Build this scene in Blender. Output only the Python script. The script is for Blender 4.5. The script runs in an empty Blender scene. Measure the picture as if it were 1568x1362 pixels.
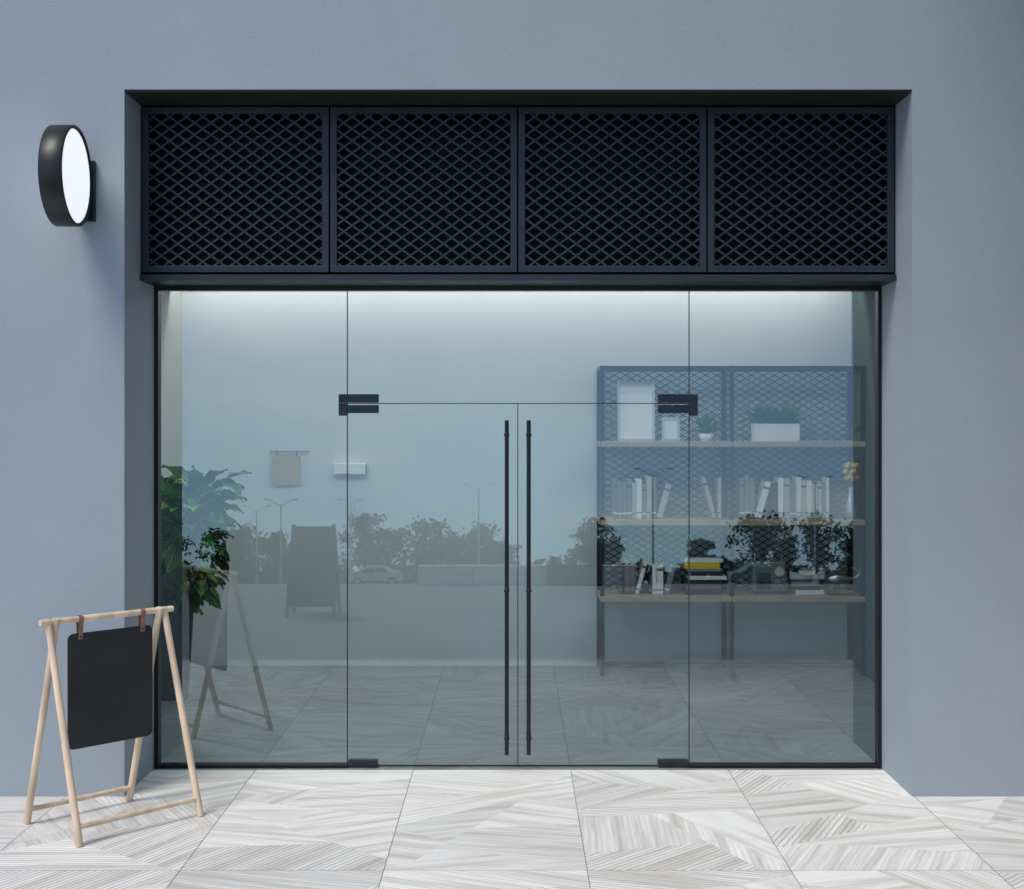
import bpy, math, random
from mathutils import Vector, Matrix
random.seed(7)
S=bpy.context.scene
COL=S.collection
F=2120.0; CX=-0.023; CZ=1.962; CY=-8.0
def PX(px,D): return (px-787)/F*D+CX
def PZ(py,D): return CZ-(py-655)/F*D

# ---------------------------------------------------------------- materials
def nd(t,ty,**k):
    n=t.nodes.new(ty)
    for a,b in k.items(): setattr(n,a,b)
    return n
def mat(name,c,rough=0.6,metal=0.0,var=0.12,scale=6.0,bump=0.0,bscale=60.0,stretch=(1,1,1),emit=0,coat=0.0):
    m=bpy.data.materials.new(name); m.use_nodes=True; t=m.node_tree; L=t.links
    p=t.nodes['Principled BSDF']
    p.inputs['Roughness'].default_value=rough; p.inputs['Metallic'].default_value=metal
    if coat: p.inputs['Coat Weight'].default_value=coat
    tc=nd(t,'ShaderNodeTexCoord'); mp=nd(t,'ShaderNodeMapping'); mp.inputs['Scale'].default_value=stretch
    L.new(tc.outputs['Object'],mp.inputs['Vector'])
    n=nd(t,'ShaderNodeTexNoise'); n.inputs['Scale'].default_value=scale; n.inputs['Detail'].default_value=3
    L.new(mp.outputs[0],n.inputs['Vector'])
    r=nd(t,'ShaderNodeValToRGB'); e=r.color_ramp.elements
    e[0].position=0.3; e[1].position=0.7
    e[0].color=(*[max(0,x*(1-var)) for x in c],1); e[1].color=(*[min(1,x*(1+var)) for x in c],1)
    L.new(n.outputs['Fac'],r.inputs[0]); L.new(r.outputs[0],p.inputs['Base Color'])
    if emit:
        L.new(r.outputs[0],p.inputs['Emission Color']); p.inputs['Emission Strength'].default_value=emit
    if bump:
        n2=nd(t,'ShaderNodeTexNoise'); n2.inputs['Scale'].default_value=bscale; n2.inputs['Detail'].default_value=3
        L.new(mp.outputs[0],n2.inputs['Vector'])
        b=nd(t,'ShaderNodeBump'); b.inputs['Strength'].default_value=bump; b.inputs['Distance'].default_value=0.01
        L.new(n2.outputs['Fac'],b.inputs['Height']); L.new(b.outputs[0],p.inputs['Normal'])
    return m
M={}
M['wall']=mat('blue_grey_plaster',(0.300,0.345,0.385),0.85,0,0.045,0.9,0.16,90)
M['blocker_dark']=mat('shade_wing_charcoal',(0.03,0.033,0.04),0.7,0,0.15,2,0.1,30,stretch=(1,1,8))  # kept dark so the added side block bounces little light
M['navy']=mat('navy_painted_metal',(0.020,0.026,0.038),0.42,0.2,0.15,8)
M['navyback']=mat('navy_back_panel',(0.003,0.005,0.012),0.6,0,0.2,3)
M['soffit']=mat('dark_soffit',(0.013,0.014,0.013),0.6,0,0.2,5)
M['black']=mat('black_metal',(0.007,0.008,0.010),0.4,0.2,0.2,10)
M['fitting']=mat('dark_grey_fitting',(0.024,0.031,0.042),0.35,0.5,0.2,12)
M['gloss']=mat('glossy_black',(0.006,0.007,0.008),0.4,0,0.1,5)
M['lamp']=mat('white_lit_face',(0.9,0.92,0.95),0.4,0,0.01,3,emit=0.8)
M['pine']=mat('pine_wood',(0.70,0.54,0.38),0.55,0,0.25,14,0.2,40,stretch=(1,1,0.25))
M['board']=mat('blackboard',(0.014,0.016,0.017),0.6,0,0.25,5)
M['leather']=mat('tan_leather',(0.26,0.13,0.09),0.5,0,0.2,30)
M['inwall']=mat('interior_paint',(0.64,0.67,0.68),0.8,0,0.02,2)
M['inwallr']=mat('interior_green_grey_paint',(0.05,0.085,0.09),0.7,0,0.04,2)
M['ceil']=mat('interior_ceiling',(0.5,0.56,0.54),0.8,0,0.02,2)
M['plank']=mat('shelf_oak',(0.42,0.31,0.22),0.5,0,0.25,10,0.1,40,stretch=(0.4,4,4))
M['white']=mat('white_paint',(0.8,0.8,0.79),0.5,0,0.03,5)
M['paper']=mat('paper_beige',(0.50,0.38,0.22),0.8,0,0.06,8)
M['yellow']=mat('yellow_cover',(0.80,0.50,0.01),0.5,0,0.08,8)
M['grey']=mat('grey_cover',(0.22,0.24,0.25),0.6,0,0.08,8)
M['cream']=mat('cream_cover',(0.50,0.48,0.42),0.6,0,0.08,8)
M['brown']=mat('brown_cover',(0.16,0.10,0.07),0.6,0,0.1,8)
M['soil']=mat('soil',(0.04,0.03,0.02),0.9,0,0.3,30)
M['silver']=mat('brushed_silver',(0.6,0.6,0.6),0.3,0.9,0.05,20)
M['radio']=mat('sage_plastic',(0.14,0.18,0.16),0.45,0,0.06,6)
M['asphalt']=mat('pale_asphalt',(0.27,0.27,0.27),0.85,0,0.2,0.5)
M['terrain']=mat('terrain_asphalt',(0.26,0.26,0.255),0.9,0,0.3,0.08)
M['kerb']=mat('concrete_kerb',(0.38,0.37,0.35),0.85,0,0.12,3,0.2,40)
M['concrete']=mat('pale_concrete',(0.82,0.81,0.79),0.85,0,0.08,0.6)
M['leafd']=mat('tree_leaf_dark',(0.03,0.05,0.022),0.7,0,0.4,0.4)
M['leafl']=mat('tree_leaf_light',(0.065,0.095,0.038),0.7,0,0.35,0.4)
M['bark']=mat('bark',(0.08,0.06,0.045),0.9,0,0.3,4)
M['stem']=mat('plant_stem',(0.06,0.10,0.03),0.6,0,0.3,10)
M['tyre']=mat('tyre_rubber',(0.02,0.02,0.02),0.8)
M['carw']=mat('car_paint_white',(0.78,0.78,0.79),0.25,0,0.02,1,coat=0.5)
M['cars']=mat('car_paint_grey',(0.2,0.22,0.25),0.25,0.3,0.02,1,coat=0.5)
M['carg']=mat('car_window',(0.02,0.025,0.03),0.1)
M['pot']=mat('black_planter',(0.012,0.013,0.014),0.4,0,0.15,8)
M['grout']=mat('dark_grout',(0.14,0.17,0.19),0.9,0,0.15,5)
M['led']=mat('led_strip',(1,0.84,0.77),0.5,0,0.01,3,emit=16.0)
M['fill_panel']=mat('added_fill_panel',(1,0.98,0.97),0.5,0,0.01,3,emit=7.0)  # glow of the unseen fill added to the ceiling

def glass_mat():
    m=bpy.data.materials.new('tinted_glass'); m.use_nodes=True; t=m.node_tree; L=t.links
    t.nodes.remove(t.nodes['Principled BSDF']); out=t.nodes['Material Output']
    tr=nd(t,'ShaderNodeBsdfTransparent'); tr.inputs[0].default_value=(0.76,0.89,0.90,1)
    gl=nd(t,'ShaderNodeBsdfGlossy'); gl.inputs['Roughness'].default_value=0.0; gl.inputs['Color'].default_value=(0.78,0.95,1,1)
    fr=nd(t,'ShaderNodeFresnel'); fr.inputs[0].default_value=1.5
    ma=nd(t,'ShaderNodeMath',operation='MULTIPLY_ADD'); ma.inputs[1].default_value=0.85; ma.inputs[2].default_value=0.145
    mx=nd(t,'ShaderNodeMixShader')
    L.new(fr.outputs[0],ma.inputs[0]); L.new(ma.outputs[0],mx.inputs[0]); L.new(tr.outputs[0],mx.inputs[1]); L.new(gl.outputs[0],mx.inputs[2])
    L.new(mx.outputs[0],out.inputs[0]); return m
M['glass']=glass_mat()

def floor_mat(name,lo,hi,line):
    m=bpy.data.materials.new(name); m.use_nodes=True; t=m.node_tree; L=t.links
    p=t.nodes['Principled BSDF']; p.inputs['Roughness'].default_value=0.5
    uv=nd(t,'ShaderNodeUVMap'); uv.uv_map='UVMap'
    at=nd(t,'ShaderNodeAttribute'); at.attribute_name='pc'
    sp=nd(t,'ShaderNodeSeparateColor'); L.new(at.outputs['Color'],sp.inputs[0])
    def noise(sx,sy,det,rough=0.6):
        mp=nd(t,'ShaderNodeMapping'); mp.inputs['Scale'].default_value=(sx,sy,1); L.new(uv.outputs[0],mp.inputs[0])
        n=nd(t,'ShaderNodeTexNoise'); n.inputs['Scale'].default_value=1; n.inputs['Detail'].default_value=det; n.inputs['Roughness'].default_value=rough
        L.new(mp.outputs[0],n.inputs['Vector']); return n
    n1=noise(0.8,13,4); n2=noise(2.0,95,2,0.7)
    r1=nd(t,'ShaderNodeValToRGB'); e=r1.color_ramp.elements
    e[0].position=0.32; e[0].color=(*lo,1); e[1].position=0.56; e[1].color=(*hi,1)
    L.new(n1.outputs['Fac'],r1.inputs[0])
    w=nd(t,'ShaderNodeTexWave',wave_type='BANDS',bands_direction='Y',wave_profile='SIN'); w.inputs['Scale'].default_value=11.0
    w.inputs['Distortion'].default_value=0.9; w.inputs['Detail'].default_value=2; w.inputs['Detail Scale'].default_value=2.5
    L.new(uv.outputs[0],w.inputs['Vector'])
    rw=nd(t,'ShaderNodeValToRGB'); e=rw.color_ramp.elements
    e[0].position=0.0; e[0].color=(1,1,1,1); e[1].position=0.20; e[1].color=(0,0,0,1)
    L.new(w.outputs['Fac'],rw.inputs[0])
    ns=nd(t,'ShaderNodeValToRGB'); e=ns.color_ramp.elements; e[0].position=0.42; e[1].position=0.68
    L.new(n2.outputs['Fac'],ns.inputs[0])
    m1=nd(t,'ShaderNodeMath',operation='MULTIPLY'); L.new(rw.outputs[0],m1.inputs[0]); L.new(sp.outputs['Green'],m1.inputs[1])
    m2=nd(t,'ShaderNodeMath',operation='MULTIPLY'); L.new(ns.outputs[0],m2.inputs[0]); m2.inputs[1].default_value=0.27
    m3=nd(t,'ShaderNodeMath',operation='MAXIMUM'); L.new(m1.outputs[0],m3.inputs[0]); L.new(m2.outputs[0],m3.inputs[1])
    mx=nd(t,'ShaderNodeMix',data_type='RGBA'); L.new(m3.outputs[0],mx.inputs[0]); L.new(r1.outputs[0],mx.inputs[6]); mx.inputs[7].default_value=(*line,1)
    mm=nd(t,'ShaderNodeMix',data_type='RGBA',blend_type='MULTIPLY'); mm.inputs[0].default_value=1
    cb=nd(t,'ShaderNodeCombineColor')
    for i in range(3): L.new(sp.outputs['Red'],cb.inputs[i])
    L.new(mx.outputs[2],mm.inputs[6]); L.new(cb.outputs[0],mm.inputs[7]); L.new(mm.outputs[2],p.inputs['Base Color'])
    b=nd(t,'ShaderNodeBump'); b.inputs['Strength'].default_value=0.15; b.inputs['Distance'].default_value=0.002; b.invert=True
    L.new(m3.outputs[0],b.inputs['Height']); L.new(b.outputs[0],p.inputs['Normal'])
    return m
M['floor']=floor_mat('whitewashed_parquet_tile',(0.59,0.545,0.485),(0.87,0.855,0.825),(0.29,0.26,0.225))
M['floor_shaded']=floor_mat('parquet_tile_shaded',(0.13,0.145,0.14),(0.22,0.24,0.235),(0.11,0.11,0.105))  # same tiles as outside, dim indoor shade put into the colours

def leaf_mat():
    m=bpy.data.materials.new('variegated_leaf'); m.use_nodes=True; t=m.node_tree; L=t.links
    p=t.nodes['Principled BSDF']; p.inputs['Roughness'].default_value=0.5; p.inputs['Specular IOR Level'].default_value=0.3
    uv=nd(t,'ShaderNodeUVMap'); uv.uv_map='UVMap'
    at=nd(t,'ShaderNodeAttribute'); at.attribute_name='pc'
    sx=nd(t,'ShaderNodeSeparateXYZ'); L.new(uv.outputs[0],sx.inputs[0])
    ab=nd(t,'ShaderNodeMath',operation='ABSOLUTE'); L.new(sx.outputs['X'],ab.inputs[0])
    a2=nd(t,'ShaderNodeMath',operation='MULTIPLY'); L.new(ab.outputs[0],a2.inputs[0]); a2.inputs[1].default_value=-0.35
    a3=nd(t,'ShaderNodeMath',operation='ADD'); L.new(a2.outputs[0],a3.inputs[0]); L.new(sx.outputs['Y'],a3.inputs[1])
    a4=nd(t,'ShaderNodeMath',operation='MULTIPLY'); L.new(a3.outputs[0],a4.inputs[0]); a4.inputs[1].default_value=50
    si=nd(t,'ShaderNodeMath',operation='SINE'); L.new(a4.outputs[0],si.inputs[0])
    gt=nd(t,'ShaderNodeMapRange'); gt.inputs[1].default_value=0.72; gt.inputs[2].default_value=0.98; L.new(si.outputs[0],gt.inputs[0])
    md=nd(t,'ShaderNodeMapRange'); md.inputs[1].default_value=0.10; md.inputs[2].default_value=0.03; L.new(ab.outputs[0],md.inputs[0])
    mxm=nd(t,'ShaderNodeMath',operation='MAXIMUM'); L.new(gt.outputs[0],mxm.inputs[0]); L.new(md.outputs[0],mxm.inputs[1])
    sp=nd(t,'ShaderNodeSeparateColor'); L.new(at.outputs['Color'],sp.inputs[0])
    mu=nd(t,'ShaderNodeMath',operation='MULTIPLY'); L.new(mxm.outputs[0],mu.inputs[0]); L.new(sp.outputs['Green'],mu.inputs[1])
    base=nd(t,'ShaderNodeMix',data_type='RGBA'); L.new(sp.outputs['Red'],base.inputs[0]); base.inputs[6].default_value=(0.003,0.040,0.009,1); base.inputs[7].default_value=(0.008,0.33,0.03,1)
    mx=nd(t,'ShaderNodeMix',data_type='RGBA'); L.new(mu.outputs[0],mx.inputs[0]); L.new(base.outputs[2],mx.inputs[6]); mx.inputs[7].default_value=(0.42,0.62,0.05,1)
    L.new(mx.outputs[2],p.inputs['Base Color']); return m
M['leaf']=leaf_mat()

# ---------------------------------------------------------------- mesh builder
class MB:
    def __init__(s): s.v=[];s.f=[];s.m=[];s.mats=[];s.uv=[];s.pc=[];s.useuv=False;s.sm=[]
    def mi(s,k):
        if k not in s.mats: s.mats.append(k)
        return s.mats.index(k)
    def face(s,pts,k,uv=None,pc=None,smooth=False):
        b=len(s.v); s.v+= [tuple(p) for p in pts]; s.f.append(list(range(b,b+len(pts)))); s.m.append(s.mi(k)); s.sm.append(smooth)
        s.uv.append(uv or [(0,0)]*len(pts)); s.pc.append(pc or (1,1,1,1))
        if uv: s.useuv=True
    def raw(s,vs,fs,k,smooth=False):
        b=len(s.v); s.v+=[tuple(p) for p in vs]; mi=s.mi(k)
        for f in fs:
            s.f.append([b+i for i in f]); s.m.append(mi); s.uv.append([(0,0)]*len(f)); s.pc.append((1,1,1,1)); s.sm.append(smooth)
    def box(s,x0,x1,y0,y1,z0,z1,k,T=None):
        vs=[Vector(p) for p in [(x0,y0,z0),(x1,y0,z0),(x1,y1,z0),(x0,y1,z0),(x0,y0,z1),(x1,y0,z1),(x1,y1,z1),(x0,y1,z1)]]
        if T: vs=[T@v for v in vs]
        s.raw(vs,[(0,3,2,1),(4,5,6,7),(0,1,5,4),(1,2,6,5),(2,3,7,6),(3,0,4,7)],k)
    def cyl(s,p0,p1,r0,r1,k,n=16,caps=True):
        p0=Vector(p0);p1=Vector(p1);d=(p1-p0).normalized()
        a=d.orthogonal().normalized(); b=d.cross(a)
        vs=[]
        for p,r in((p0,r0),(p1,r1)):
            for i in range(n):
                t=2*math.pi*i/n; vs.append(p+(a*math.cos(t)+b*math.sin(t))*r)
        s.raw(vs,[(i,(i+1)%n,n+(i+1)%n,n+i) for i in range(n)],k,True)
        if caps: s.raw(vs[:n],[tuple(range(n))[::-1]],k); s.raw(vs[n:],[tuple(range(n))],k)
    def lathe(s,c,prof,k,n=32,axis='Z'):
        vs=[];c=Vector(c)
        for r,h in prof:
            for i in range(n):
                t=2*math.pi*i/n
                v=Vector((r*math.cos(t),r*math.sin(t),h)) if axis=='Z' else Vector((h,r*math.cos(t),r*math.sin(t)))
                vs.append((c if axis=='Z' else Vector((0,c.y,c.z)))+v)
        fs=[]
        for j in range(len(prof)-1):
            for i in range(n): fs.append((j*n+i,j*n+(i+1)%n,(j+1)*n+(i+1)%n,(j+1)*n+i))
        s.raw(vs,fs,k,True)
    def ell(s,c,r,k,n=14,m=9,T=None):
        vs=[]; c=Vector(c)
        for j in range(m+1):
            a=math.pi*j/m
            for i in range(n):
                t=2*math.pi*i/n; v=Vector((r[0]*math.sin(a)*math.cos(t),r[1]*math.sin(a)*math.sin(t),r[2]*math.cos(a)))
                vs.append(c+v)
        s.raw(vs,[(j*n+i,j*n+(i+1)%n,(j+1)*n+(i+1)%n,(j+1)*n+i) for j in range(m) for i in range(n)],k,True)
    def bar(s,a,b,t,y0,y1,k):
        a=Vector(a);b=Vector(b); d=(b-a)
        if d.length<1e-4: return
        d.normalize(); n=Vector((-d.y,d.x))*t/2
        q=[a-n,b-n,b+n,a+n]
        vs=[(p.x,y0,p.y) for p in q]+[(p.x,y1,p.y) for p in q]
        s.raw(vs,[(0,1,2,3),(7,6,5,4),(0,4,5,1),(1,5,6,2),(2,6,7,3),(3,7,4,0)],k)
    def make(s,name,bevel=0.0,seg=2):
        me=bpy.data.meshes.new(name); me.from_pydata(s.v,[],s.f); me.update()
        for k in s.mats: me.materials.append(M[k])
        me.polygons.foreach_set('material_index',s.m)
        me.polygons.foreach_set('use_smooth',s.sm)
        if s.useuv:
            u=me.uv_layers.new(name='UVMap'); fl=[c for f in s.uv for p in f for c in p]; u.data.foreach_set('uv',fl)
            ca=me.color_attributes.new('pc','FLOAT_COLOR','CORNER'); fl=[c for f,p in zip(s.f,s.pc) for _ in f for c in p]; ca.data.foreach_set('color',fl)
        o=bpy.data.objects.new(name,me); COL.objects.link(o)
        if bevel:
            b=o.modifiers.new('bevel','BEVEL'); b.width=bevel; b.segments=seg; b.limit_method='ANGLE'; b.angle_limit=math.radians(50)
        return o
def group(name,loc,parts):
    e=bpy.data.objects.new(name,None); COL.objects.link(e); e.location=loc; e.empty_display_size=0.2
    for p in parts: p.parent=e; p.matrix_parent_inverse=Matrix.Translation(-Vector(loc))
    return e
def lattice(mb,x0,x1,z0,z1,w,h,t,ya,yb,dy,k):
    s=h/w
    for sg in(1,-1):
        o=0 if sg>0 else dy
        lo=min(z0-sg*s*x0,z0-sg*s*x1,z1-sg*s*x0,z1-sg*s*x1); hi=max(z0-sg*s*x0,z0-sg*s*x1,z1-sg*s*x0,z1-sg*s*x1)
        c=math.floor(lo/h)*h
        while c<hi:
            xl=(z0-c)/(sg*s); xh=(z1-c)/(sg*s)
            l,r=min(xl,xh),max(xl,xh)
            a=max(x0,l); b=min(x1,r)
            if b-a>0.004: mb.bar((a,sg*s*a+c),(b,sg*s*b+c),t,ya+o,yb+o,k)
            c+=h

# ---------------------------------------------------------------- building
WF=-0.64; HX=2.094; TZ=3.76; RX=2.757; BY=3.4; CEIL=3.06
b=MB()
b.box(-14,-HX,WF,0.10,-0.3,TZ,'wall'); b.box(HX,9.5,WF,0.10,-0.3,TZ,'wall'); b.box(-14,9.5,WF,0.10,TZ,7.6,'wall')
fac=b.make('facade_wall')
b=MB(); b.box(-HX+.001,HX-.001,WF+.012,-0.30,TZ-.012,TZ-.001,'soffit'); lin=b.make('opening_soffit')
b=MB()
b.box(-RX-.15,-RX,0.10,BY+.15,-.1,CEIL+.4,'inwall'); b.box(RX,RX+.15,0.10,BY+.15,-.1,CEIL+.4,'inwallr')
b.box(-RX,RX,BY,BY+.15,-.1,CEIL+.4,'inwall'); inw=b.make('interior_walls')
b=MB(); b.box(-RX,RX,0.10,BY-.38,CEIL,CEIL+.05,'ceil'); b.box(-RX-.15,RX+.15,0.10,BY+.15,CEIL+.401,CEIL+.5,'ceil'); cei=b.make('ceiling')
b=MB(); b.box(-RX+.05,RX-.05,BY-.30,BY-.22,CEIL+.24,CEIL+.26,'led'); led=b.make('cove_light_strip')
b=MB()
for xx in(-1.7,0,1.7):
    b.box(xx-.6,xx+.6,1.2,1.8,CEIL-.012,CEIL-.002,'fill_panel'); 
    for c0,c1 in((1.17,1.199),(1.801,1.83)): b.box(xx-.63,xx+.63,c0,c1,CEIL-.016,CEIL-.002,'white')
pan=b.make('added_fill_panels')  # out of view, added to brighten the room
b=MB()
b.box(3.5,9.5,-5.2,WF-.002,-0.3,7.6,'blocker_dark')  # unseen side block added to keep light off the right of the facade
for yy in(-4.2,-2.2):
    for zz in(1.0,4.4):
        b.box(3.46,3.498,yy-.75,yy+.75,zz-.05,zz,'kerb')
        b.box(3.485,3.497,yy-.6,yy+.6,zz,zz+1.6,'carg')
        for q in(-.64,-.02,.6): b.box(3.47,3.496,yy+q,yy+q+.04,zz,zz+1.6,'black')
        b.box(3.47,3.496,yy-.64,yy+.64,zz+1.601,zz+1.65,'black')
b.box(1.7,3.498,-4.6,WF-.003,6.5,6.7,'blocker_dark')  # overhang out of view, added to shade the right wall
b.box(1.66,3.498,-4.64,-4.601,6.46,6.76,'black'); b.box(1.66,1.699,-4.6,WF-.004,6.46,6.76,'black')
shade_wing=b.make('added_shade_wing_canopy')
b=MB(); b.box(-14.1,9.6,WF-.08,WF-.003,7.601,7.9,'kerb'); b.box(-14.1,9.6,WF,6,7.601,7.8,'kerb'); cor=b.make('parapet')
group('shop_building',(0,0,0),[fac,lin,inw,cei,led,pan,shade_wing,cor])

# ---------------------------------------------------------------- grille
ym=-0.333
zt,zb=3.738,2.822
edges=[(-2.083,-1.049),(-1.041,-0.006),(0.002,1.043),(1.051,2.083)]
for i,(x0,x1) in enumerate(edges):
    f=MB(); t=.037
    f.box(x0,x1,ym,ym+.05,zt-t,zt,'navy'); f.box(x0,x1,ym,ym+.05,zb,zb+t,'navy')
    f.box(x0,x0+t,ym+.0005,ym+.05,zb+t,zt-t,'navy'); f.box(x1-t,x1,ym+.0005,ym+.05,zb+t,zt-t,'navy')
    fo=f.make('panel_frame',.002)
    l=MB(); lattice(l,x0+t,x1-t,zb+t,zt-t,.092,.067,.0105,ym+.008,ym+.062,.0012,'navy'); lo=l.make('diamond_lattice')
    group('metal_grille_panel',((x0+x1)/2,ym,3.28),[fo,lo])
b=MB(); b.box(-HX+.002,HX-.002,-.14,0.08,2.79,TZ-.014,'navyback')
b.box(-HX+.002,HX-.002,ym+.015,0.08,2.774,2.789,'black')
b.box(-HX+.002,HX-.002,ym-.012,ym+.03,2.7741,2.808,'navy')
b.box(-HX+.002,-2.088,ym+.02,-.2,2.79,TZ-.014,'black'); b.box(2.088,HX-.002,ym+.02,-.2,2.79,TZ-.014,'black')
b.make('transom_casing')

# ---------------------------------------------------------------- glazing
g=lambda px:(px-787)/265+CX
h=lambda py:CZ-(py-655)/265
fr=MB()
fr.box(-HX+.001,-2.070,-.035,.035,0.0,2.774,'black'); fr.box(2.072,HX-.001,-.035,.035,0.0,2.774,'black')
fr.box(-2.070,2.072,-.035,.035,2.752,2.7735,'black')
fr.box(-2.070,g(533),-.03,.03,0.003,.020,'black'); fr.box(g(1054),2.072,-.03,.03,0.003,.020,'black')
fro=fr.make('window_frame')
def pane(name,x0,x1,z0,z1):
    m=MB(); m.face([(x0,0,z0),(x1,0,z0),(x1,0,z1),(x0,0,z1)],'glass'); return m.make(name)
J=.003
gp=[pane('fixed_pane_left',-2.070,g(532)-J,.02,2.752),pane('fixed_pane_right',g(1055)+J,2.072,.02,2.752),pane('transom_pane',g(532)+J,g(1055)-J,h(618)+J,2.752)]
jt=MB()
for x in(g(532),g(1055)): jt.box(x-J+.0003,x+J-.0003,-.006,.006,.02,2.752,'fitting')
jt.box(g(532)+J,g(1055)-J,-.006,.006,h(618)-J,h(618)+J-.001,'fitting')
jo=jt.make('glass_joints')
group('glass_storefront_window',(0,0,1.4),[fro,jo]+gp)
dp=[pane('door_leaf_left',g(532)+J,g(793)-.003,.012,h(618)-J),pane('door_leaf_right',g(793)+.003,g(1055)-J,.012,h(618)-J)]
e=MB()
e.box(g(793)-.0025,g(793)+.0025,-.005,.005,.012,h(618)-J-.001,'fitting')
e.box(g(533),g(1054),-.005,.005,.006,.012,'fitting')
eo=e.make('door_edge_seals')
pf=MB()
for s_,x0,x1,xo in((1,g(519),g(580),g(533)),(-1,g(1007),g(1068),g(1054))):
    pf.box(x0,x1,-.018,.018,h(617),h(604),'fitting')
    if s_>0:
        pf.box(x0,xo-.004,-.018,.018,h(637),h(617)-.001,'fitting'); pf.box(xo+.002,x1,-.019,.019,h(633),h(620.5),'fitting')
    else:
        pf.box(xo+.004,x1,-.018,.018,h(637),h(617)-.001,'fitting'); pf.box(x0,xo-.002,-.019,.019,h(633),h(620.5),'fitting')
for x0,x1 in((g(534),g(579)),(g(1007),g(1053))): pf.box(x0,x1,-.02,.02,.004,h(1163),'fitting')
po=pf.make('patch_fittings',.0015)
hd=MB()
for px in(776,809.5):
    x=(px-787)/265+CX
    for sd in(-1,1):
        y=.065*sd
        hd.cyl((x,y,h(1152)),(x,y,h(644)),.0115,.0115,'black',14)
    for py in(666,903,1127):
        hd.cyl((x,-.065,h(py)),(x,.065,h(py)),.008,.008,'black',10)
        hd.cyl((x,-.02,h(py)),(x,-.002,h(py)),.014,.014,'black',14)
        hd.ell((x,-.065,h(py)),(.0165,.0165,.0165),'black',12,8)
ho=hd.make('pull_handles')
group('glass_double_door',(0,0,1.05),dp+[eo,po,ho])

# ---------------------------------------------------------------- pavement
def split(poly,p,n):
    A=[];B=[]
    for i in range(len(poly)):
        a=poly[i];c=poly[(i+1)%len(poly)]
        da=(a-p).dot(n);dc=(c-p).dot(n)
        (A if da>=0 else B).append(a)
        if da*dc<0:
            q=a+(c-a)*(da/(da-dc)); A.append(q);B.append(q)
    return A,B
def area(P): return abs(sum(P[i].x*P[(i+1)%len(P)].y-P[(i+1)%len(P)].x*P[i].y for i in range(len(P))))/2
pv=MB(); pin=MB(); R=random.Random(21)
def emit(poly,tgt,key):
    ang=math.radians(R.choice([0,18,30,-20,-32,45,62,-58,90,8,-10])+R.uniform(-4,4)); ca,sa=math.cos(ang),math.sin(ang); ox,oy=R.uniform(0,50),R.uniform(0,50)
    tone=R.uniform(.86,1.06); con=R.choice([0.05,.15,.3,.5,.85])
    tgt.face([(q.x,q.y,0) for q in poly],key,[(q.x*ca+q.y*sa+ox,-q.x*sa+q.y*ca+oy) for q in poly],(tone,con if key=='floor' else con*.4,0,1))
def rec(poly,d,tgt,key):
    if len(poly)<3 or area(poly)<.0004: return
    if d==0 or area(poly)<.09: emit(poly,tgt,key); return
    c=sum(poly,Vector((0,0)))/len(poly)+Vector((R.uniform(-.12,.12),R.uniform(-.15,.15)))
    a=math.radians(R.choice([25,35,-30,-40,60,-62,12,-15])+R.uniform(-5,5))
    A,B=split(poly,c,Vector((-math.sin(a),math.cos(a)))); rec(A,d-1,tgt,key); rec(B,d-1,tgt,key)
for ix in range(-15,4):
    for iy in range(0,4):
        x0=.302+.902*ix; y0=-3.664+1.8*iy; q=.0016
        x1=x0+.902
        if iy>=2 and (x0>3.0 or x1<-3.0): continue
        tgt,key=(pin,'floor_shaded') if iy>=2 else (pv,'floor')
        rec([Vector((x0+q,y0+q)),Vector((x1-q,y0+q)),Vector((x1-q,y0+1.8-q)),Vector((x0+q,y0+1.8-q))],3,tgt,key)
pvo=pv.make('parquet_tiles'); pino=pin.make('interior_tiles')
b=MB(); b.box(-13.3,3.9,-3.664,3.55,-.10,-.003,'grout'); go=b.make('grout_bed')
b=MB(); 
x=-13.2
while x<2.6:
    b.box(x,x+.895,-3.82,-3.668,-.3,-.002,'kerb'); x+=.9
ko=b.make('kerb_stones',.01)
group('pavement',(0,-1.8,0),[pvo,pino,go,ko])

yE=-9.6; sl=.112
b=MB()
b.raw([(-60,yE,-.12),(60,yE,-.12),(60,.1,-.12),(-60,.1,-.12)],[(0,1,2,3)],'asphalt')
b.make('parking_lot')
b=MB()
def gzs(y): return -.12-.005-sl*(yE-y) if y<yE else -.125
ys=[40,yE,-40,-90,-160,-400,-1500]; xs=[-1500,-300,-60,0,60,300,1500]
vs=[(x,y,gzs(y)-.01) for y in ys for x in xs]; n=len(xs)
b.raw(vs,[(j*n+i,j*n+i+1,(j+1)*n+i+1,(j+1)*n+i) for j in range(len(ys)-1) for i in range(n-1)],'terrain')
b.make('ground')

# ---------------------------------------------------------------- round wall sign
b=MB(); xr=-2.25; xl=-2.366; yc=-.935; zc=3.245; r=.256
b.lathe((0,yc,zc),[(r-.02,xr-.012),(r-.014,xr),(r-.003,xr),(r,xr-.004),(r,xl+.004),(r-.003,xl),(r-.014,xl),(r-.02,xl+.012)],'gloss',72,'X')
ro=b.make('round_rim')
b=MB(); b.lathe((0,yc,zc),[(0.0001,xr-.010),(r-.016,xr-.010)],'lamp',72,'X'); b.lathe((0,yc,zc),[(0.0001,xl+.010),(r-.016,xl+.010)],'lamp',72,'X'); fo=b.make('lit_face')
b=MB(); b.box(-2.335,-2.244,WF-.04,WF-.001,3.055,3.375,'black'); b.box(-2.325,-2.29,WF-.06,WF-.04,3.12,3.32,'black'); bo=b.make('wall_bracket',.003)
group('round_wall_sign',(-2.3,yc,zc),[ro,fo,bo])

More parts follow.
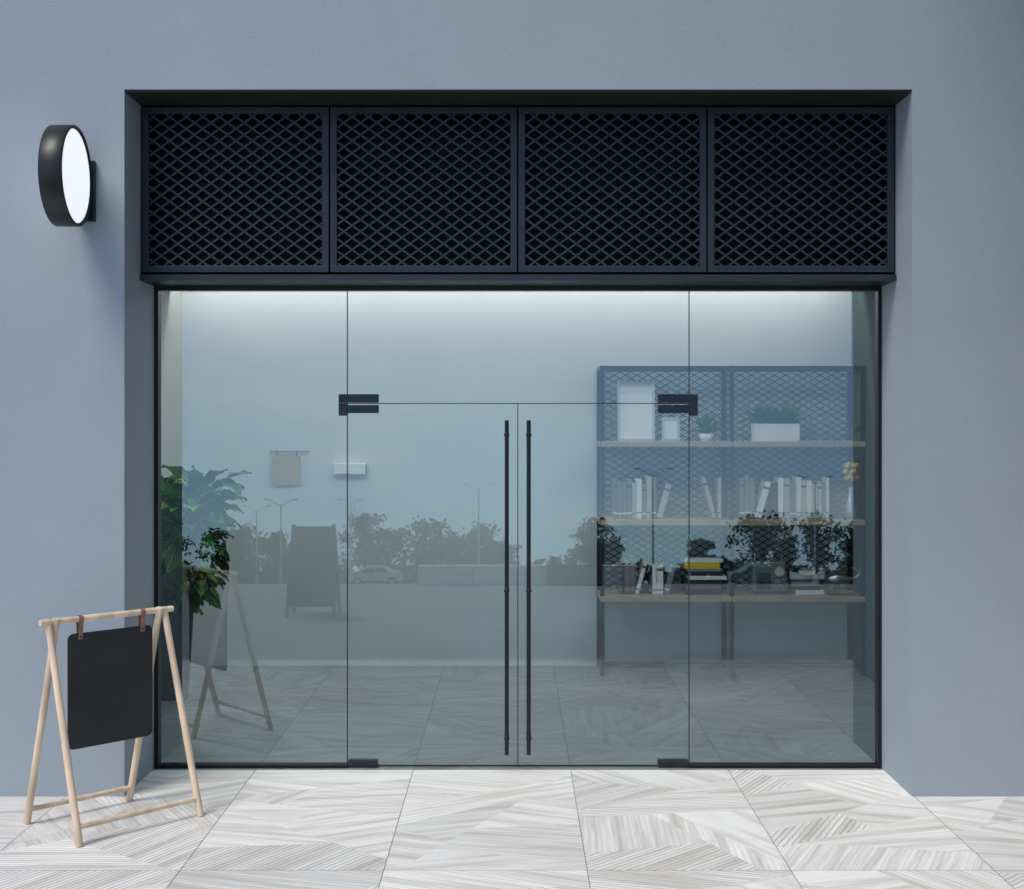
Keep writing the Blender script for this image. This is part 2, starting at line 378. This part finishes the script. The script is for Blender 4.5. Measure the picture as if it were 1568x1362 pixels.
# ---------------------------------------------------------------- sandwich sign
FL=Vector((-2.056,-1.52,0));FR_=Vector((-1.606,-1.01,0));BL=Vector((-2.434,-1.147,0));BR=Vector((-2.044,-.727,0))
TL=Vector((-2.262,-1.338,1.005)); TR=Vector((-1.822,-.866,1.005))
u=(TR-TL).normalized(); r=.018
b=MB()
def leg(foot,top,off):
    d=(top-foot).normalized(); b.cyl(foot,top+off+d*.035,r,r*.94,'pine',14)
leg(FL,TL,Vector()); leg(BL,TL+u*.037,Vector()); leg(FR_,TR,Vector()); leg(BR,TR-u*.037,Vector())
b.cyl(TL-u*.045+Vector((0,0,.02)),TR+u*.045+Vector((0,0,.02)),.0155,.0155,'pine',14)
def at(f,t,z): return f+(t-f)*(z/t.z)
for f0,t0,f1,t1,z in((FL,TL,FR_,TR,.085),(BL,TL+u*.037,BR,TR-u*.037,.075)):
    b.cyl(at(f0,t0,z),at(f1,t1,z),.0135,.0135,'pine',12)
wo=b.make('wood_frame')
L_=(TR-TL).length; z0,z1=.39,.955; a0,a1=.100,L_-.075; rc=.03
pts=[]
for cx,cz,s0 in((a1-rc,z1-rc,0),(a0+rc,z1-rc,90),(a0+rc,z0+rc,180),(a1-rc,z0+rc,270)):
    for i in range(6):
        t=math.radians(s0+18*i); pts.append((cx+rc*math.cos(t),cz+rc*math.sin(t)))
nrm=Vector((u.y,-u.x,0)); th=.008
fv=[TL+u*p+nrm*th/2+Vector((0,0,q-TL.z)) for p,q in pts]; bv=[v-nrm*th for v in fv]
b=MB(); n=len(pts); b.raw(fv+bv,[tuple(range(n)),tuple(range(n,2*n))[::-1]]+[(i,n+i,n+(i+1)%n,(i+1)%n) for i in range(n)],'board')
bo=b.make('chalkboard',.0012)
b=MB()
for t in(.165,L_-.135):
    c=TL+u*t+Vector((0,0,.02)); w=.012
    prof=[]
    for i in range(9):
        a=math.radians(180-22.5*i*1.0); prof.append((math.cos(a)*.0185,math.sin(a)*.0185))
    path=[(-.0075,-.10),(-.0115,-.05),(-.0185,0)]+prof[1:-1]+[(.0185,0),(.0115,-.05),(.0075,-.10)]
    vs=[]
    for (p,q) in path:
        for s_ in(-w,w): vs.append(c+nrm*(-p)+u*s_+Vector((0,0,q)))
    b.raw(vs,[(2*i,2*i+1,2*i+3,2*i+2) for i in range(len(path)-1)],'leather')
    b.cyl(c+nrm*.009+Vector((0,0,-.085)),c+nrm*.013+Vector((0,0,-.085)),.004,.004,'black',8)
so=b.make('leather_straps'); sm=so.modifiers.new('s','SOLIDIFY'); sm.thickness=.0025
group('sidewalk_sign',(-2.03,-1.1,0),[wo,bo,so])

b=MB(); ox,oy,oz=-2.25,-7.4,-.12
for sd in(-1,1):
    for sx in(-.26,.26):
        b.cyl((ox+sx,oy+sd*.26,oz),(ox+sx*.85,oy+sd*.03,oz+1.0),.02,.02,'black',8)
    p=[(ox-.27,oy+sd*.235,oz+.12),(ox+.27,oy+sd*.235,oz+.12),(ox+.22,oy+sd*.045,oz+.98),(ox-.22,oy+sd*.045,oz+.98)]
    q=[(x,y+.02,z) for x,y,z in p]
    b.raw(p+q,[(0,1,2,3),(7,6,5,4),(0,4,5,1),(1,5,6,2),(2,6,7,3),(3,7,4,0)],'board')
b.make('sidewalk_sign.001')

# ---------------------------------------------------------------- big potted plant
R=random.Random(5)
px_,py_=-2.40,2.05
b=MB(); b.lathe((px_-.10,py_,0),[(.0001,.0),(.11,.0),(.155,.70),(.15,.71),(.135,.70),(.13,.66),(.0001,.66)],'pot',36); po=b.make('planter')
b=MB(); leaves=MB()
def leaf(base,dirv,length,width,tone,vein,mb,droop=.5,key='leaf',rolld=.6):
    d=dirv.normalized(); side=d.cross(Vector((0,0,1)))
    if side.length<.05: side=Vector((1,0,0))
    side.normalize(); N=8; P=base.copy(); cur=d.copy(); rows=[]
    roll=R.uniform(-rolld,rolld)
    side=(side*math.cos(roll)+d.cross(side)*math.sin(roll)).normalized()
    for i in range(N+1):
        t=i/N; w=width*.5*(math.sin(math.pi*min(1,t*.93+.05))**.75)*(1-.25*t); up=side.cross(cur).normalized()
        wav=.012*math.sin(t*16+vein*9)*min(1,width/.1)
        rows.append((P-side*w+up*(w*.28+wav),P.copy(),P+side*w+up*(w*.28-wav),t))
        P=P+cur*(length/N); cur=(cur+Vector((0,0,-droop/N))).normalized()
    for i in range(N):
        a=rows[i];c=rows[i+1]
        for k0,k1,u0,u1 in((0,1,-1,0),(1,2,0,1)):
            mb.face([a[k0],a[k1],c[k1],c[k0]],key,[(u0,a[3]),(u1,a[3]),(u1,c[3]),(u0,c[3])],(tone,vein,0,1),True)
for sN in range(10):
    a=sN*.66+R.uniform(-.2,.2); lean=R.uniform(.06,.2); hgt=R.uniform(.6,.92)
    base=Vector((px_-.10+.03*math.cos(a),py_+.03*math.sin(a),.66)); prev=base
    for k in range(1,13):
        t=k/12; P=base+Vector((.09*t+math.cos(a)*lean*t*t,math.sin(a)*lean*t*t,hgt*t)); b.cyl(prev,P,.011*(1-.05*k),.010*(1-.05*k),'stem',8,False); prev=P
        if k<2: continue
        for q in range(3):
            az=a+R.uniform(-1.9,1.9)+q*2.2; el=R.uniform(-.4,.5)+ (.45 if k>9 else 0)
            dv=Vector((math.cos(az)*math.cos(el),math.sin(az)*math.cos(el),math.sin(el)))
            ln=R.uniform(.22,.33)
            tip=P+dv*(ln+.07)
            if tip.x<-2.73: dv.x=abs(dv.x)*.4
            if P.x+dv.x*(ln+.07)<-2.73: continue
            st=P+dv*.06; b.cyl(P,st,.004,.003,'stem',6,False)
            leaf(st,dv,ln,R.uniform(.13,.19),R.choice([0,0,.04,.12,.3,.8]),R.choice([.1,.25,.45,.9]),leaves,R.uniform(.6,1.5),'leaf',1.1)
group('potted_plant',(px_,py_,0),[po,b.make('stems'),leaves.make('leaves')])

# ---------------------------------------------------------------- bookshelf
b=MB(); X=[.675,1.70,2.735]; YF,YB=2.95,3.372; q=.017
for x in X:
    b.box(x-q,x+q,YF-q,YF+q,0,2.45,'black'); b.box(x-q,x+q,YB-q,YB+q,0,2.45,'black')
    for z in(.05,2.434): b.box(x-q+.001,x+q-.001,YF+q,YB-q,z-q,z+q,'black')
for i in range(2):
    for z in(.03,2.434): b.box(X[i]+q,X[i+1]-q,YB-q+.001,YB+q-.001,z-.014,z+.014,'black')
    b.box(X[i]+q,X[i+1]-q,YF-q+.001,YF+q-.001,2.422,2.448,'black')
    lattice(b,X[i]+q,X[i+1]-q,.64,2.42,.094,.055,.0075,YB-.004,YB+.002,.001,'black')
frm=b.make('metal_frame')
ZS=[1.853,1.234,.629]
b=MB()
for z in ZS:
    b.box(.66,1.697,YF-.022,YB-.018,z-.045,z,'plank'); b.box(1.703,2.75,YF-.022,YB-.018,z-.045,z,'plank')
pl=b.make('wood_shelves',.003)
group('bookshelf',(1.7,3.16,0),[frm,pl])
sx=lambda px:(px-787)/189+CX
def frame(x0,x1,z,ht,y):
    b=MB(); t=.018; T=Matrix.Translation((0,y,z))@Matrix.Rotation(-.07,4,'X')
    b.box(x0,x1,0,.006,.002,ht,'white',T)
    b.box(x0,x1,-.014,-.0,ht-t,ht,'silver',T); b.box(x0,x1,-.014,-.0,.001,t,'silver',T); b.box(x0,x0+t,-.0139,-.0,t,ht-t,'silver',T); b.box(x1-t,x1,-.0139,-.0,t,ht-t,'silver',T)
    b.make('picture_frame')
frame(sx(945),sx(1002),ZS[0],.485,3.18); frame(sx(1011),sx(1038),ZS[0],.19,3.10)
def books(x0,x1,z,seed,lean=(),cols=('white','cream','grey','grey','cream','board','cream','grey'),hm=(.27,.34)):
    R=random.Random(seed); b=MB(); x=x0; i=0
    while x<x1:
        w=R.uniform(.024,.05); ht=R.uniform(*hm); dp=R.uniform(.17,.22); a=0
        if i in lean: a=R.choice([.28,.35])*(1 if i%2 else -1)
        T=Matrix.Translation((x+(ht*math.sin(a)*-1 if a<0 else 0),3.06,z+.002+(w*math.sin(abs(a)) if a>0 else 0)))@Matrix.Rotation(a,4,'Y')
        k=R.choice(cols)
        b.box(0,w,0,dp,0,ht,k,T); b.box(.004,w-.004,-.0,dp-.004,ht,ht+.001,'cream',T)
        b.box(-.0004,w+.0004,-.0008,.02,ht*.12,ht*.12+.012,'grey' if k!='grey' else 'white',T)
        if i%3==0: b.box(-.0004,w+.0004,-.0008,.02,ht*.80,ht*.80+.02,'brown',T)
        x+=w*1.0+.003+(ht*math.sin(abs(a))+w*.2 if a else 0); i+=1
    b.make('book_row',.0015)
books(sx(937),sx(1018),ZS[1],3,(9,)); books(sx(1070),sx(1100),ZS[1],8,(0,)); books(sx(1128),sx(1262),ZS[1],12,(3,15))
books(sx(936),sx(1030),ZS[2],31,(0,3,7),('cream','brown','grey','board','white','brown'),(.22,.28))
def stack(x0,x1,z,spec,seed,y0=3.04,y1=3.25):
    b=MB(); R=random.Random(seed); a0,a1=x0,x1
    for k,hh in spec:
        j=R.uniform(-.02,.02); x0=a0+j; x1=a1+j+R.uniform(-.02,.01)
        b.box(x0,x1,y0,y1,z,z+.003,k); b.box(x0+.004,x1-.004,y0+.005,y1-.002,z+.003,z+hh-.003,'cream'); b.box(x0,x1,y0,y1,z+hh-.003,z+hh,k)
        b.box(x0,x0+.004,y0+.0001,y1-.0001,z+.003,z+hh-.003,k); b.box(x0+.001,x1-.001,y0-.0005,y0+.0045,z+.003,z+hh-.003,k); z+=hh+.001
    b.make('book_stack'); return z
stack(sx(1047),sx(1103),ZS[2]+.001,(('board',.04),('brown',.03),('board',.045),('white',.03),('board',.035),('grey',.02),('yellow',.05),('white',.03)),4)
def smallplant(name,x,z,rad,hgt,potw,poth,box=False,nl=60,y=3.1,pk='white'):
    global R
    R=random.Random(int(x*100)); b=MB()
    if box: b.box(x-potw,x+potw,y-.07,y+.07,z,z+poth,pk); b.box(x-potw+.01,x+potw-.01,y-.06,y+.06,z+poth,z+poth+.002,'soil')
    else: b.lathe((x,y,z),[(.0001,0),(potw*.75,0),(potw,poth),(potw*.88,poth),(potw*.86,poth-.01),(.0001,poth-.01)],pk,24)
    o1=b.make('pot',.003 if box else 0); l=MB()
    for i in range(nl):
        if box: p=Vector((x+R.uniform(-potw+.02,potw-.02),y+R.uniform(-.05,.05),z+poth))
        else: p=Vector((x,y,z+poth-.005))
        az=R.uniform(0,6.28); el=R.uniform(.35,1.45)
        dv=Vector((math.cos(az)*math.cos(el),math.sin(az)*math.cos(el)*.6,math.sin(el)))
        leaf(p,dv,hgt*R.uniform(.7,1.1),rad*.34,R.uniform(.1,.6),.1,l,.9)
    group(name,(x,y,z),[o1,l.make('foliage')])
smallplant('potted_succulent',sx(1078),ZS[0],.11,.17,.06,.06,nl=44)
smallplant('planter_box',sx(1183),ZS[0],.09,.16,.18,.14,True,260)
smallplant('potted_succulent',sx(1316),ZS[0],.12,.15,.05,.05,nl=44,y=3.0)
R=random.Random(9)
b=MB(); x,y,z=2.655,3.0,ZS[1]
b.lathe((x,y,z),[(.0001,0),(.04,0),(.055,.07),(.03,.17),(.022,.24),(.026,.26),(.02,.25),(.0001,.2)],'silver',24); v=b.make('vase')
l=MB()
for i in range(9):
    a=i*.7; tp=Vector((x+.035*math.cos(a),y+.04*math.sin(a),z+.33+.05*(i%3)))
    l.cyl((x,y,z+.2),tp,.003,.002,'stem',6)
    for k in range(7):
        aa=k*.9; l.ell(tp+Vector((.018*math.cos(aa),.018*math.sin(aa),R.uniform(-.01,.01))),(.012,.012,.02),'yellow',8,5)
group('flower_vase',(x,y,z),[v,l.make('yellow_blooms')])
b=MB(); x0,x1=sx(1147),sx(1199); z=ZS[2]+.012
b.box(x0,x1,3.06,3.18,z,z+.25,'radio'); bo=b.make('radio_body',.02,4)
b=MB(); xc=(x0+x1)/2
for i in range(9): b.box(x0+.03,x0+.15,3.054,3.0585,z+.035+i*.015,z+.041+i*.015,'black')
b.cyl((x1-.06,3.06,z+.17),(x1-.06,3.045,z+.17),.04,.038,'cream',24); b.cyl((x1-.06,3.06,z+.07),(x1-.06,3.04,z+.07),.018,.016,'silver',18)
b.cyl((x0+.03,3.12,z+.25),(x0+.03,3.12,z+.31),.006,.006,'silver',8); b.cyl((x1-.03,3.12,z+.25),(x1-.03,3.12,z+.31),.006,.006,'silver',8); b.cyl((x0+.02,3.12,z+.31),(x1-.02,3.12,z+.31),.009,.009,'brown',10)
for xx in(x0+.03,x1-.03): b.box(xx-.012,xx+.012,3.08,3.16,z-.0115,z,'black')
group('retro_radio',(xc,3.1,z),[bo,b.make('radio_trim')])
zt2=stack(sx(1210),sx(1252),ZS[2]+.001,(('white',.035),('board',.03),('grey',.03)),6)
b=MB(); x0=sx(1206); z=zt2+.001; hull=[]
for i in range(9):
    t=i/8; wv=.035*math.sin(math.pi*(.12+.80*t)); zz=.05+.03*(2*t-1)**2
    hull.append([(x0+.28*t,3.13-wv,z+zz),(x0+.28*t,3.13-wv*.5,z+.015),(x0+.28*t,3.13+wv*.5,z+.015),(x0+.28*t,3.13+wv,z+zz)])
vs=[p for r_ in hull for p in r_]; b.raw(vs,[(i*4+j,(i+1)*4+j,(i+1)*4+(j+1)%4,i*4+(j+1)%4) for i in range(8) for j in range(4)]+[(0,1,2,3),(32,33,34,35)],'white')
b.box(x0+.05,x0+.24,3.11,3.15,z,z+.016,'brown')
b.box(x0+.07,x0+.20,3.11,3.15,z+.05,z+.085,'white'); b.box(x0+.09,x0+.16,3.115,3.145,z+.0855,z+.11,'grey')
b.cyl((x0+.12,3.13,z+.11),(x0+.12,3.13,z+.15),.012,.012,'board',10); b.cyl((x0+.24,3.13,z+.05),(x0+.24,3.13,z+.14),.003,.002,'brown',6)
b.make('model_ship')
b=MB(); x0=sx(1257); z=ZS[2]; n=14
sc_=.62
prof=[(0,.015,0.10),(.04,.05,.10),(.12,.072,.10),(.2,.065,.095),(.28,.042,.09),(.35,.022,.105),(.40,.012,.15),(.415,.008,.19)]
vs=[]; zb_=z+.07
for dx,rr,zz in prof:
    for i in range(n):
        t=2*math.pi*i/n; vs.append((x0+dx*sc_,2.985+rr*.6*math.cos(t),zb_+(zz+rr*math.sin(t))*sc_))
b.raw(vs,[(j*n+i,j*n+(i+1)%n,(j+1)*n+(i+1)%n,(j+1)*n+i) for j in range(len(prof)-1) for i in range(n)]+[tuple(range(n))],'silver',True)
c=Vector((x0+.415*sc_,2.985,zb_+.19*sc_))
for s_ in(-1,1):
    b.raw([c,c+Vector((.055*s_,-.012,.02)),c+Vector((.075*s_,0,.035)),c+Vector((.035*s_,.01,.04)),c+Vector((0,.01,.012)),c+Vector((0,0,-.01))],[(0,1,2,3,4),(5,1,0)],'silver')
b.box(x0+.02,x0+.22,2.95,3.02,z+.001,z+.015,'brown'); b.cyl((x0+.09,2.985,z+.015),(x0+.09,2.985,zb_+.03),.005,.005,'brown',8)
b.make('whale_figurine')

bs=186.0; bx=lambda px:(px-787)/bs+CX; bz=lambda py:CZ-(py-655)/bs
b=MB(); b.cyl((bx(413),BY-.03,bz(692)),(bx(474),BY-.03,bz(692)),.006,.006,'brown',8)
b.box(bx(416),bx(461),BY-.032,BY-.028,bz(743),bz(698),'paper'); 
for p in(425,455): b.box(bx(p)-.004,bx(p)+.004,BY-.0335,BY-.0265,bz(700),bz(690),'leather')
for p in(416,470): b.cyl((bx(p),BY-.03,bz(692)),(bx(p),BY-.001,bz(692)),.004,.004,'brown',6)
b.make('hanging_wall_poster')
b=MB(); b.box(bx(513),bx(561),BY-.07,BY-.001,bz(726),bz(710),'white'); b.box(bx(561)+.0005,bx(562.5),BY-.068,BY-.001,bz(725),bz(711),'grey')
b.make('wall_light_box',.003)

# ---------------------------------------------------------------- things across the lot (seen reflected)
def gnd(D): return gzs(-(D-8))-.01
for px,D,top in((393,95,775),(430,80,765),(537,110,765),(733,90,742),(1000,72,718),(1248,75,730)):
    b=MB(); x=PX(px,D); y=-(D-8); z0=gnd(D); z1=PZ(top,D)
    b.cyl((x,y,z0),(x,y,z1-.3),.07,.035,'silver',10); b.cyl((x,y,z0),(x,y,z0+.5),.14,.12,'silver',10)
    for s_ in(-1,1):
        b.cyl((x,y,z1-.4),(x+s_*.7,y,z1),.022,.018,'silver',8)
        xa,xb=(x+.65,x+1.0) if s_>0 else (x-1.0,x-.65)
        b.box(xa,xb,y-.1,y+.1,z1-.02,z1+.03,'grey')
    b.make('street_lamp')
b=MB(); D=48; z=gnd(D); y=-(D-8)
for i in range(4):
    x0=PX(640,D)+i*1.9; b.box(x0,x0+1.87,y-.1,y+.1,z-.3,z+.65,'concrete'); b.box(x0-.01,x0+1.88,y-.14,y+.14,z+.651,z+.73,'concrete')
b.make('retaining_wall')
b=MB()
for i in range(2):
    x0=PX(835,D)+i*1.0; b.box(x0,x0+.97,y-.1,y+.1,z-.3,z+.65,'concrete'); b.box(x0-.01,x0+.98,y-.14,y+.14,z+.651,z+.73,'concrete')
b.make('retaining_wall')
def car(x,D,k,flip):
    y=-(D-8); z=gnd(D); b=MB()
    pr=[(-2.1,.35),(-2.15,.75),(-1.95,.92),(-1.45,.98),(-.75,1.42),(.75,1.45),(1.35,1.05),(2.0,.9),(2.15,.6),(2.1,.32)]
    pr=[(p*flip,q) for p,q in pr]; n=len(pr)
    vs=[(x+p,y-.85+(.12 if q>1.2 else 0),z+q) for p,q in pr]+[(x+p,y+.85-(.12 if q>1.2 else 0),z+q) for p,q in pr]
    b.raw(vs,[tuple(range(n)),tuple(range(n,2*n))]+[(i,(i+1)%n,n+(i+1)%n,n+i) for i in range(n)],k)
    for s_ in(-1,1):
        w=[(-1.2,1.0),(-.68,1.36),(.0,1.38),(.0,1.0)],[(.06,1.0),(.06,1.38),(.68,1.38),(1.15,1.03)]
        for ww in w: b.raw([(x+p*flip,y+s_*(.87-(.10 if q>1.2 else 0)),z+q) for p,q in ww],[(0,1,2,3)],'carg')
        for wx in(-1.35,1.35): b.cyl((x+wx*flip,y+s_*.72,z+.33),(x+wx*flip,y+s_*.88,z+.33),.33,.33,'tyre',20); b.cyl((x+wx*flip,y+s_*.86,z+.33),(x+wx*flip,y+s_*.89,z+.33),.2,.19,'silver',14)
    b.make('parked_car')
car(PX(575,110),110,'carw',1); car(PX(480,105),105,'cars',-1); car(PX(1160,105),105,'cars',1)
R=random.Random(77); b=MB()
pos=[(345,1.3),(372,1.2),(425,1.0),(450,.7),(560,1.35),(592,1.0),(650,1.4),(690,1.2),(735,1.4),(765,.9),(900,1.35),(930,1.0),(1075,1.0),(1165,1.7),(1200,1.2),(1250,1.6),(1310,1.5),(1350,1.4),(240,1.5),(180,1.2),(1420,1.4)]
for px,s_ in pos:
    D=R.uniform(112,135); x=PX(px,D); y=-(D-8); z=gnd(D); H=4.4*s_*R.uniform(.85,1.1)
    b.cyl((x,y,z),(x+R.uniform(-.2,.2),y,z+H*.55),.22,.12,'bark',8)
    for c in range(24):
        an=R.uniform(0,6.28); rr=R.uniform(0,.36)*H; hz=R.uniform(.28,.92); rr*=math.sin(math.pi*min(1,hz))**.5+.2
        cc=Vector((x+rr*math.cos(an),y+rr*math.sin(an),z+H*hz)); b.cyl((x,y,z+H*.3),cc,.06,.02,'bark',5,False)
        for q in range(42):
            p=cc+Vector((R.gauss(0,1),R.gauss(0,1),R.gauss(0,.7)))*H*.07; sz=R.uniform(.14,.3)
            a=Vector((R.uniform(-1,1),R.uniform(-1,1),R.uniform(-1,1))).normalized()*sz; c2=a.orthogonal().normalized()*sz
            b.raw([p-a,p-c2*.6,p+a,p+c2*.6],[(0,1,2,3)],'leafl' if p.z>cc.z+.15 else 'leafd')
for i in range(3600):
    D=140+R.uniform(-4,4); x=R.uniform(-75,75); z=gnd(D)+R.uniform(0,.8+1.5*abs(math.sin(x*.21)+.5*math.sin(x*.57))); p=Vector((x,-(D-8),z)); sz=R.uniform(.4,.8)
    a=Vector((R.uniform(-1,1),R.uniform(-.5,.5),R.uniform(-1,1))).normalized()*sz; c2=a.orthogonal().normalized()*sz
    b.raw([p-a,p-c2*.7,p+a,p+c2*.7],[(0,1,2,3)],R.choice(['leafd','leafl']))
b.make('distant_trees')

# ---------------------------------------------------------------- world, sun, camera
w=bpy.data.worlds.new('World'); S.world=w; w.use_nodes=True; t=w.node_tree; L=t.links
bg=t.nodes['Background']; bg.inputs[1].default_value=0.15
EL=56; AZ=38
sky=nd(t,'ShaderNodeTexSky'); sky.sky_type='NISHITA'; sky.sun_disc=False; sky.sun_elevation=math.radians(EL); sky.sun_rotation=math.radians(180+AZ)
sky.air_density=1.0; sky.dust_density=0.6; sky.ozone_density=1.6
tc=nd(t,'ShaderNodeTexCoord'); ad=nd(t,'ShaderNodeVectorMath',operation='ADD'); ad.inputs[1].default_value=(0,0,.20)
no=nd(t,'ShaderNodeVectorMath',operation='NORMALIZE'); L.new(tc.outputs['Generated'],ad.inputs[0]); L.new(ad.outputs[0],no.inputs[0]); L.new(no.outputs[0],sky.inputs['Vector'])
mp=nd(t,'ShaderNodeMapping'); mp.inputs['Scale'].default_value=(2.2,2.2,14); L.new(no.outputs[0],mp.inputs[0])
cn=nd(t,'ShaderNodeTexNoise'); cn.inputs['Scale'].default_value=1.6; cn.inputs['Detail'].default_value=6; L.new(mp.outputs[0],cn.inputs['Vector'])
cr=nd(t,'ShaderNodeValToRGB'); cr.color_ramp.elements[0].position=.54; cr.color_ramp.elements[1].position=.80; cr.color_ramp.elements[1].color=(.6,.6,.6,1); L.new(cn.outputs['Fac'],cr.inputs[0])
mx=nd(t,'ShaderNodeMix',data_type='RGBA'); L.new(cr.outputs[0],mx.inputs[0]); L.new(sky.outputs[0],mx.inputs[6]); mx.inputs[7].default_value=(9,8.3,7.8,1)
L.new(mx.outputs[2],bg.inputs[0])
sd=bpy.data.lights.new('sun','SUN'); sd.energy=2.55; sd.angle=math.radians(26); sd.color=(1,.95,.88)
so=bpy.data.objects.new('sun',sd); COL.objects.link(so)
e,a=math.radians(EL),math.radians(AZ); dv=Vector((-math.sin(a)*math.cos(e),-math.cos(a)*math.cos(e),math.sin(e)))
so.rotation_euler=dv.to_track_quat('Z','Y').to_euler(); so.location=dv*20
cd=bpy.data.cameras.new('camera'); cam=bpy.data.objects.new('camera',cd); COL.objects.link(cam)
cam.location=(CX,CY,CZ); cam.rotation_euler=(math.radians(90),0,0)
cd.sensor_fit='HORIZONTAL'; cd.sensor_width=36; cd.lens=F/1568*36; cd.shift_y=-26/1568; cd.shift_x=-3/1568; cd.clip_start=.05; cd.clip_end=4000
S.camera=cam
S.view_settings.view_transform='Standard'; S.view_settings.look='None'; S.view_settings.exposure=0
